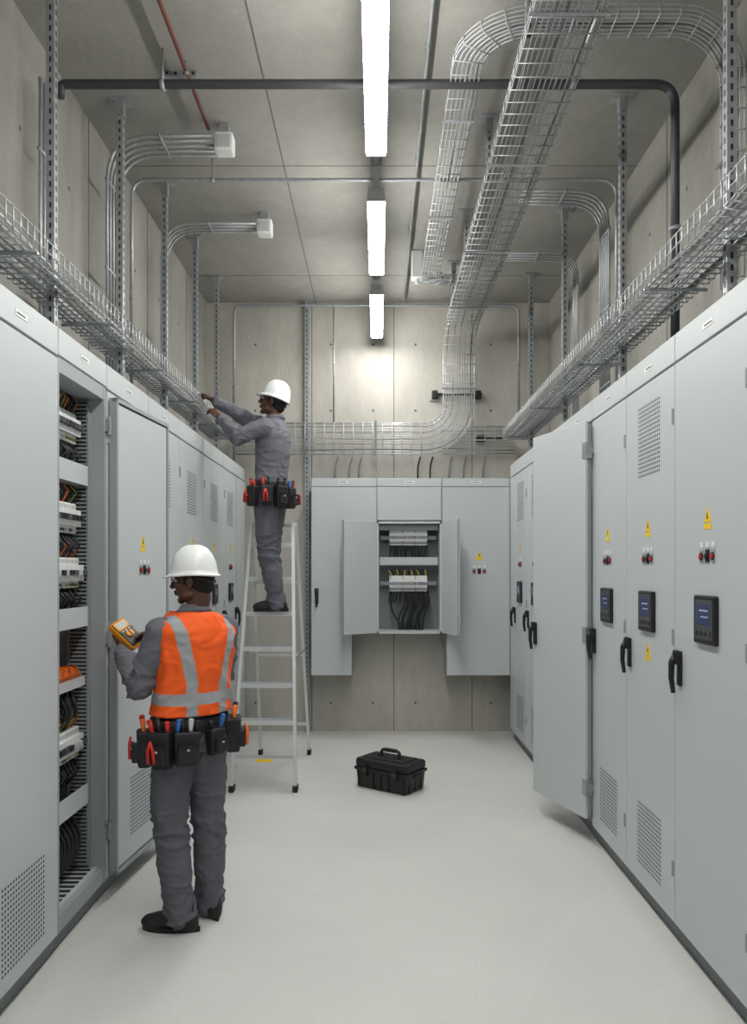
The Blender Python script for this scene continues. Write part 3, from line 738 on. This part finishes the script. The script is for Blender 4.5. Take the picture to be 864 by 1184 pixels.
def person(name,origin,F,spine,J,vest,headc,headf,pitch,k=1.0,feet=None,seed=0,hs=.95):
    root=empty(name,origin)
    F=V((F[0],F[1],0)).normalized(); R=V((F.y,-F.x,0)); ctr=lerp_ctr(spine)
    mb=MB()
    stack(mb,[(z*k,w,d) for z,w,d in TORSO],ctr,R,F,CLOTH,44)
    for s in ('l','r'):
        sh,el,wr=J[s+'sh'],J[s+'el'],J[s+'wr']
        a=V(sh);b=V(el);c=V(wr)
        cc=ctr(sh[2]); inn=V((cc[0],cc[1],sh[2]-.01)).lerp(a,.55)
        mb.chain([inn,a,a.lerp(b,.5),b,b.lerp(c,.35),c],[.076,.075,.068,.062,.060,.043],CLOTH)
        hp,kn,an=V(J[s+'hip']),V(J[s+'kn']),V(J[s+'an'])
        mb.chain([hp+V((0,0,.02)),hp.lerp(kn,.4),kn,kn.lerp(an,.4),an.lerp(kn,.12)],[.099,.096,.082,.080,.071],CLOTH2)
        mb.chain([an.lerp(kn,.12),an+V((0,0,-.02))],[.071,.073],CLOTH2)
    me=remesh(mb,.0072,6)
    me.materials.clear(); me.materials.append(CLOTH2); me.materials.append(CLOTH)
    me.update()
    nrm=[v.normal.copy() for v in me.vertices]
    segs=[(V(J[s+a]),rr) for s in 'lr' for a,rr in (('el',.2),('kn',.2),('an',.22),('wr',.16),('hip',.16))]
    for v,nn in zip(me.vertices,nrm):
        p=v.co; amp=.4
        for q,rad in segs:
            dd=(p-q).length
            if dd<rad: amp=max(amp,.4+1.1*(1-dd/rad))
        w=.005*noise.noise(V((p.x*6+seed,p.y*6,p.z*9)))
        w+=amp*(.014*fold(p,seed,5.5,1.9)+.007*fold(p,seed+9,11,1.5)-.007)
        v.co=p+nn*w
    for poly in me.polygons: poly.material_index=0 if poly.center.z<.99*k else 1
    mobj('body',me,root)
    # belt + pouches
    mb=MB(); bz=.985*k
    stack(mb,[(bz-.035,.190,.142),(bz-.03,.194,.146),(bz+.022,.190,.142),(bz+.027,.184,.136)],ctr,R,F,LEATH,44)
    c=ctr(bz)
    def pouch(ang,w,h,d,tools,dz=0):
        a=math.radians(ang); out=(R*math.cos(a)*.194+F*math.sin(a)*.146); pos=V((c[0],c[1],0))+out
        nn=(R*math.cos(a)/.194+F*math.sin(a)/.146).normalized(); uu=V((-nn.y,nn.x,0))
        z1=bz+dz; tl=random.uniform(-.07,.07)
        M=MF((pos.x,pos.y,0),uu,nn)@Matrix.Translation((0,0,z1))@Matrix.Rotation(tl,4,'Y')@Matrix.Translation((0,0,-z1))
        mb.bbox((-w/2,-.01,z1-h),(w/2,d,z1),LEATH,.012,M,3,.84); mb.box((-w/2+.008,.0,z1-.002),(w/2-.008,d-.008,z1+.001),BLK2,M)
        mb.bbox((-w*.38,d-.008,z1-h*.85),(w*.38,d+.022,z1-h*.35),LEATH,.009,M,3)
        mb.box((-w*.36,d+.012,z1-h*.44),(w*.36,d+.024,z1-h*.33),BLK2,M)
        mb.box((-.006,d+.022,z1-h*.5),(.006,d+.026,z1-h*.44),LGR,M)
        for i,(cm,ln) in enumerate(tools):
            x=-w/2+w*(i+.5)/len(tools); lean=random.uniform(-.018,.018)
            mb.tube([(x,d*.5,z1-.04),(x+lean*.5,d*.5,z1+.01),(x+lean,d*.5+.005,z1+ln)],0,cm,8,M,[.006,.010,.013])
            mb.ell((x+lean,d*.5+.005,z1+ln),(.014,.014,.011),cm,M,8,6)
            if i==0 and cm in (RED,ORG):
                for q in (-.012,.012): mb.tube([(x+.01,d+.026,z1-.03),(x+.01+q,d+.030,z1-.07),(x+.01+q*1.2,d+.028,z1-.13)],0,cm,8,M,[.005,.008,.008])
    for P in J['pouches']: pouch(*P)
    mobj('tool_belt',mb.mesh('belt'),root)
    mb=MB(); nb=V((*ctr(1.5*k),1.505*k))
    pts=[nb+R*(.068*math.cos(a))+F*(.068*math.sin(a)+.0)+V((0,0,.010*math.cos(a-math.pi/2)*-1)) for a in [i*math.pi/12 for i in range(25)]]
    mb.tube(pts,.016,CLOTH,10); mobj('collar',mb.mesh('collar'),root)
    if vest:
        base=[(1.02,.190,.152),(1.06,.184,.148),(1.14,.180,.144),(1.22,.186,.146),(1.30,.195,.150),(1.37,.201,.148),(1.42,.198,.136),(1.455,.174,.117),(1.480,.134,.102),(1.495,.100,.088)]
        zs=[1.025+.47*i/60 for i in range(61)]
        def ev(z):
            for a,b in zip(base,base[1:]):
                if z<=b[0]+1e-6:
                    t=(z-a[0])/(b[0]-a[0]); t=max(0,t); return (z,a[1]+(b[1]-a[1])*t,a[2]+(b[2]-a[2])*t)
            return (z,)+base[-1][1:]
        rings=[ev(z) for z in zs]
        mb=MB(); cc=ctr(1.25)
        rel=lambda z:((V((ctr(z)[0]-cc[0],ctr(z)[1]-cc[1],0))).dot(R),(V((ctr(z)[0]-cc[0],ctr(z)[1]-cc[1],0))).dot(F))
        stack(mb,rings,rel,V((1,0,0)),V((0,1,0)),VEST,96,2.25,False)
        me=mb.mesh('vest'); me.update()
        nr=[v.normal.copy() for v in me.vertices]
        for v,nn in zip(me.vertices,nr):
            p=v.co; w=noise.noise(V((p.x*6+p.z*5,p.y*6,p.z*9)))
            v.co=p+nn*(.006*w+.013*fold(p,4,5,.8)+.007*fold(p,2,10,1.2)-.002)
        o=mobj('hi_vis_vest',me,root)
        o.matrix_basis=Matrix.Translation((cc[0],cc[1],0))@Matrix((R,F,V((0,0,1)))).transposed().to_4x4()
        so=o.modifiers.new('th','SOLIDIFY'); so.thickness=.006; so.offset=0
    nbz=1.50*k; cx=ctr(nbz)
    make_head(root,head_matrix(V(headc),headf,pitch),V((cx[0],cx[1],nbz-.02)),hs)
    for a,d,l in feet: shoe(root,a,d,l)
    return root
# ---- standing electrician
C=V((-.300,.115,1.385)); Nm=V((.453,-.654,.604)).normalized(); Dm=V((-.55,0,.6)); Dm=(Dm-Nm*Dm.dot(Nm)).normalized(); Sm=Dm.cross(Nm)
Dh=(Dm*.55+Sm*.8).normalized(); pc=C-Nm*.040; wl=pc-Dh*.062
wr=V((-.145,.185,1.36))
J1=dict(lsh=(-.066,-.122,1.410),lel=(-.165,-.11,1.150),lwr=tuple(wl-Dh*.015),
        rsh=(.178,.122,1.410),rel=(.145,.29,1.18),rwr=tuple(wr+V((.02,.01,-.01))),
        lhip=(-.030,-.050,.90),lkn=(-.040,-.060,.49),lan=(.012,-.065,.09),
        rhip=(.102,.054,.90),rkn=(.112,.085,.49),ran=(.115,.10,.09),
        pouches=[(205,.10,.17,.06,[(RED,.05),(BLK,.06),(RED,.04)],-.02),(240,.12,.16,.055,[(BLU,.05),(BLK,.05),(LGR,.05),(BLK,.04)],-.02),(280,.09,.13,.05,[(BLK,.03),(BLU,.05)],-.02),(330,.11,.17,.065,[(ORG,.05),(BLK,.06),(ORG,.04)],.0),(160,.10,.17,.06,[(RED,.06),(ORG,.05)],-.03)])
p1=person('electrician',(-.946,3.60,0),(-.72,.69),[(.84,.036,0),(1.0,.040,0),(1.25,.052,.0),(1.45,.056,0),(1.54,.062,0)],J1,True,
   (.056,.0,1.652),(-1,.10,0),math.radians(-3),1.0,[((.012,-.065,0),(-1,.12,0),0),((.115,.10,0),(-.6,.8,0),0)],seed=1)
mobj('hand_left',hand(wl,Dh,Nm,-1,[48,50,50,52]),p1)
dr=(C+Nm*.035-wr)
mobj('hand_right',hand(wr,dr,V((-.2,-.5,-.8)),1,[22,30,36,40]),p1)
def multimeter():
    root=empty('digital_multimeter',V((-.946,3.60,0))+C); mb=MB()
    M=Matrix((Sm,Dm,Nm)).transposed().to_4x4()
    mb.bbox((-.045,-.085,-.024),(.045,.085,.018),METER,.012,M,3); mb.bbox((-.038,-.077,.012),(.038,.077,.022),BLK,.004,M)
    mb.bbox((-.036,.024,.018),(.036,.074,.025),METER,.003,M); mb.box((-.028,.032,.022),(.028,.066,.0262),LGR,M)
    mb.cyl((0,-.012,.02),(0,-.012,.032),.021,METER,20,.019,M); mb.box((-.003,-.03,.031),(.003,.006,.035),BLK,M)
    for i in range(4): mb.cyl((-.027+.018*i,-.06,.02),(-.027+.018*i,-.06,.025),.006,RED if i%2 else SEAM,10,None,M)
    for i in range(3): mb.box((-.026+.02*i,.012,.021),(-.014+.02*i,.019,.0245),LGR,M)
    mb.box((-.0452,-.06,-.02),(.0452,.06,-.0),METER,M)
    mobj('case',mb.mesh('case'),root)
multimeter()
# ---- electrician on the ladder
wl2=V((-.40,-.09,1.535)); wr2=V((-.475,.10,1.715))
J2=dict(lsh=(-.045,-.170,1.455),lel=(-.235,-.23,1.365),lwr=tuple(wl2),
        rsh=(.030,.175,1.475),rel=(-.24,.13,1.585),rwr=tuple(wr2),
        lhip=(-.045,-.080,.91),lkn=(-.035,-.055,.49),lan=(.035,-.020,.09),
        rhip=(.005,.075,.91),rkn=(-.030,.070,.50),ran=(.020,.065,.09),
        pouches=[(200,.10,.16,.06,[(RED,.05),(BLK,.06)],-.02),(235,.10,.17,.06,[(BLK,.05),(BLK,.06)],-.02),(268,.11,.17,.055,[(BLU,.04),(BLK,.05)],-.02),(300,.09,.15,.05,[(RED,.05),(BLK,.04)],-.02),(160,.10,.16,.055,[(RED,.05),(RED,.03)],-.02)])
p2=person('electrician',(-.85,6.035,1.372),(-.96,.28),[(.84,-.02,0),(1.0,-.015,0),(1.25,.000,.0),(1.45,.005,0),(1.56,.02,0)],J2,False,
   (.005,.0,1.690),(-1,.12,0),math.radians(16),1.03,[((.035,-.020,0),(-1,.02,0),0.001),((.020,.072,0),(-1,.05,0),0.001)],seed=5,hs=1.0)
mobj('hand_left',hand(wl2+V((-.008,.0,.01)),V((-.7,.25,.75)),V((-.5,.6,-.5)),-1,[35,38,40,42]),p2)
mobj('hand_right',hand(wr2+V((-.008,0,.005)),V((-.85,-.1,.42)),V((-.3,-.2,-.9)),1,[18,26,32,36]),p2)

# ------------------------------------------------------------------ camera / world
cam=bpy.data.cameras.new('camera'); co=bpy.data.objects.new('camera',cam); bpy.context.collection.objects.link(co)
co.location=(0,0,1.7); co.rotation_euler=(math.radians(90),0,0)
cam.sensor_fit='HORIZONTAL'; cam.sensor_width=36; cam.clip_start=.05
cam.lens=36; cam.shift_x=-5/864; cam.shift_y=68/864
bpy.context.scene.camera=co
w=bpy.data.worlds.new('world'); bpy.context.scene.world=w; w.use_nodes=True
w.node_tree.nodes['Background'].inputs[0].default_value=(.5,.5,.5,1); w.node_tree.nodes['Background'].inputs[1].default_value=.3
sc=bpy.context.scene
sc.view_settings.view_transform='Standard'; sc.view_settings.look='None'; sc.view_settings.exposure=0
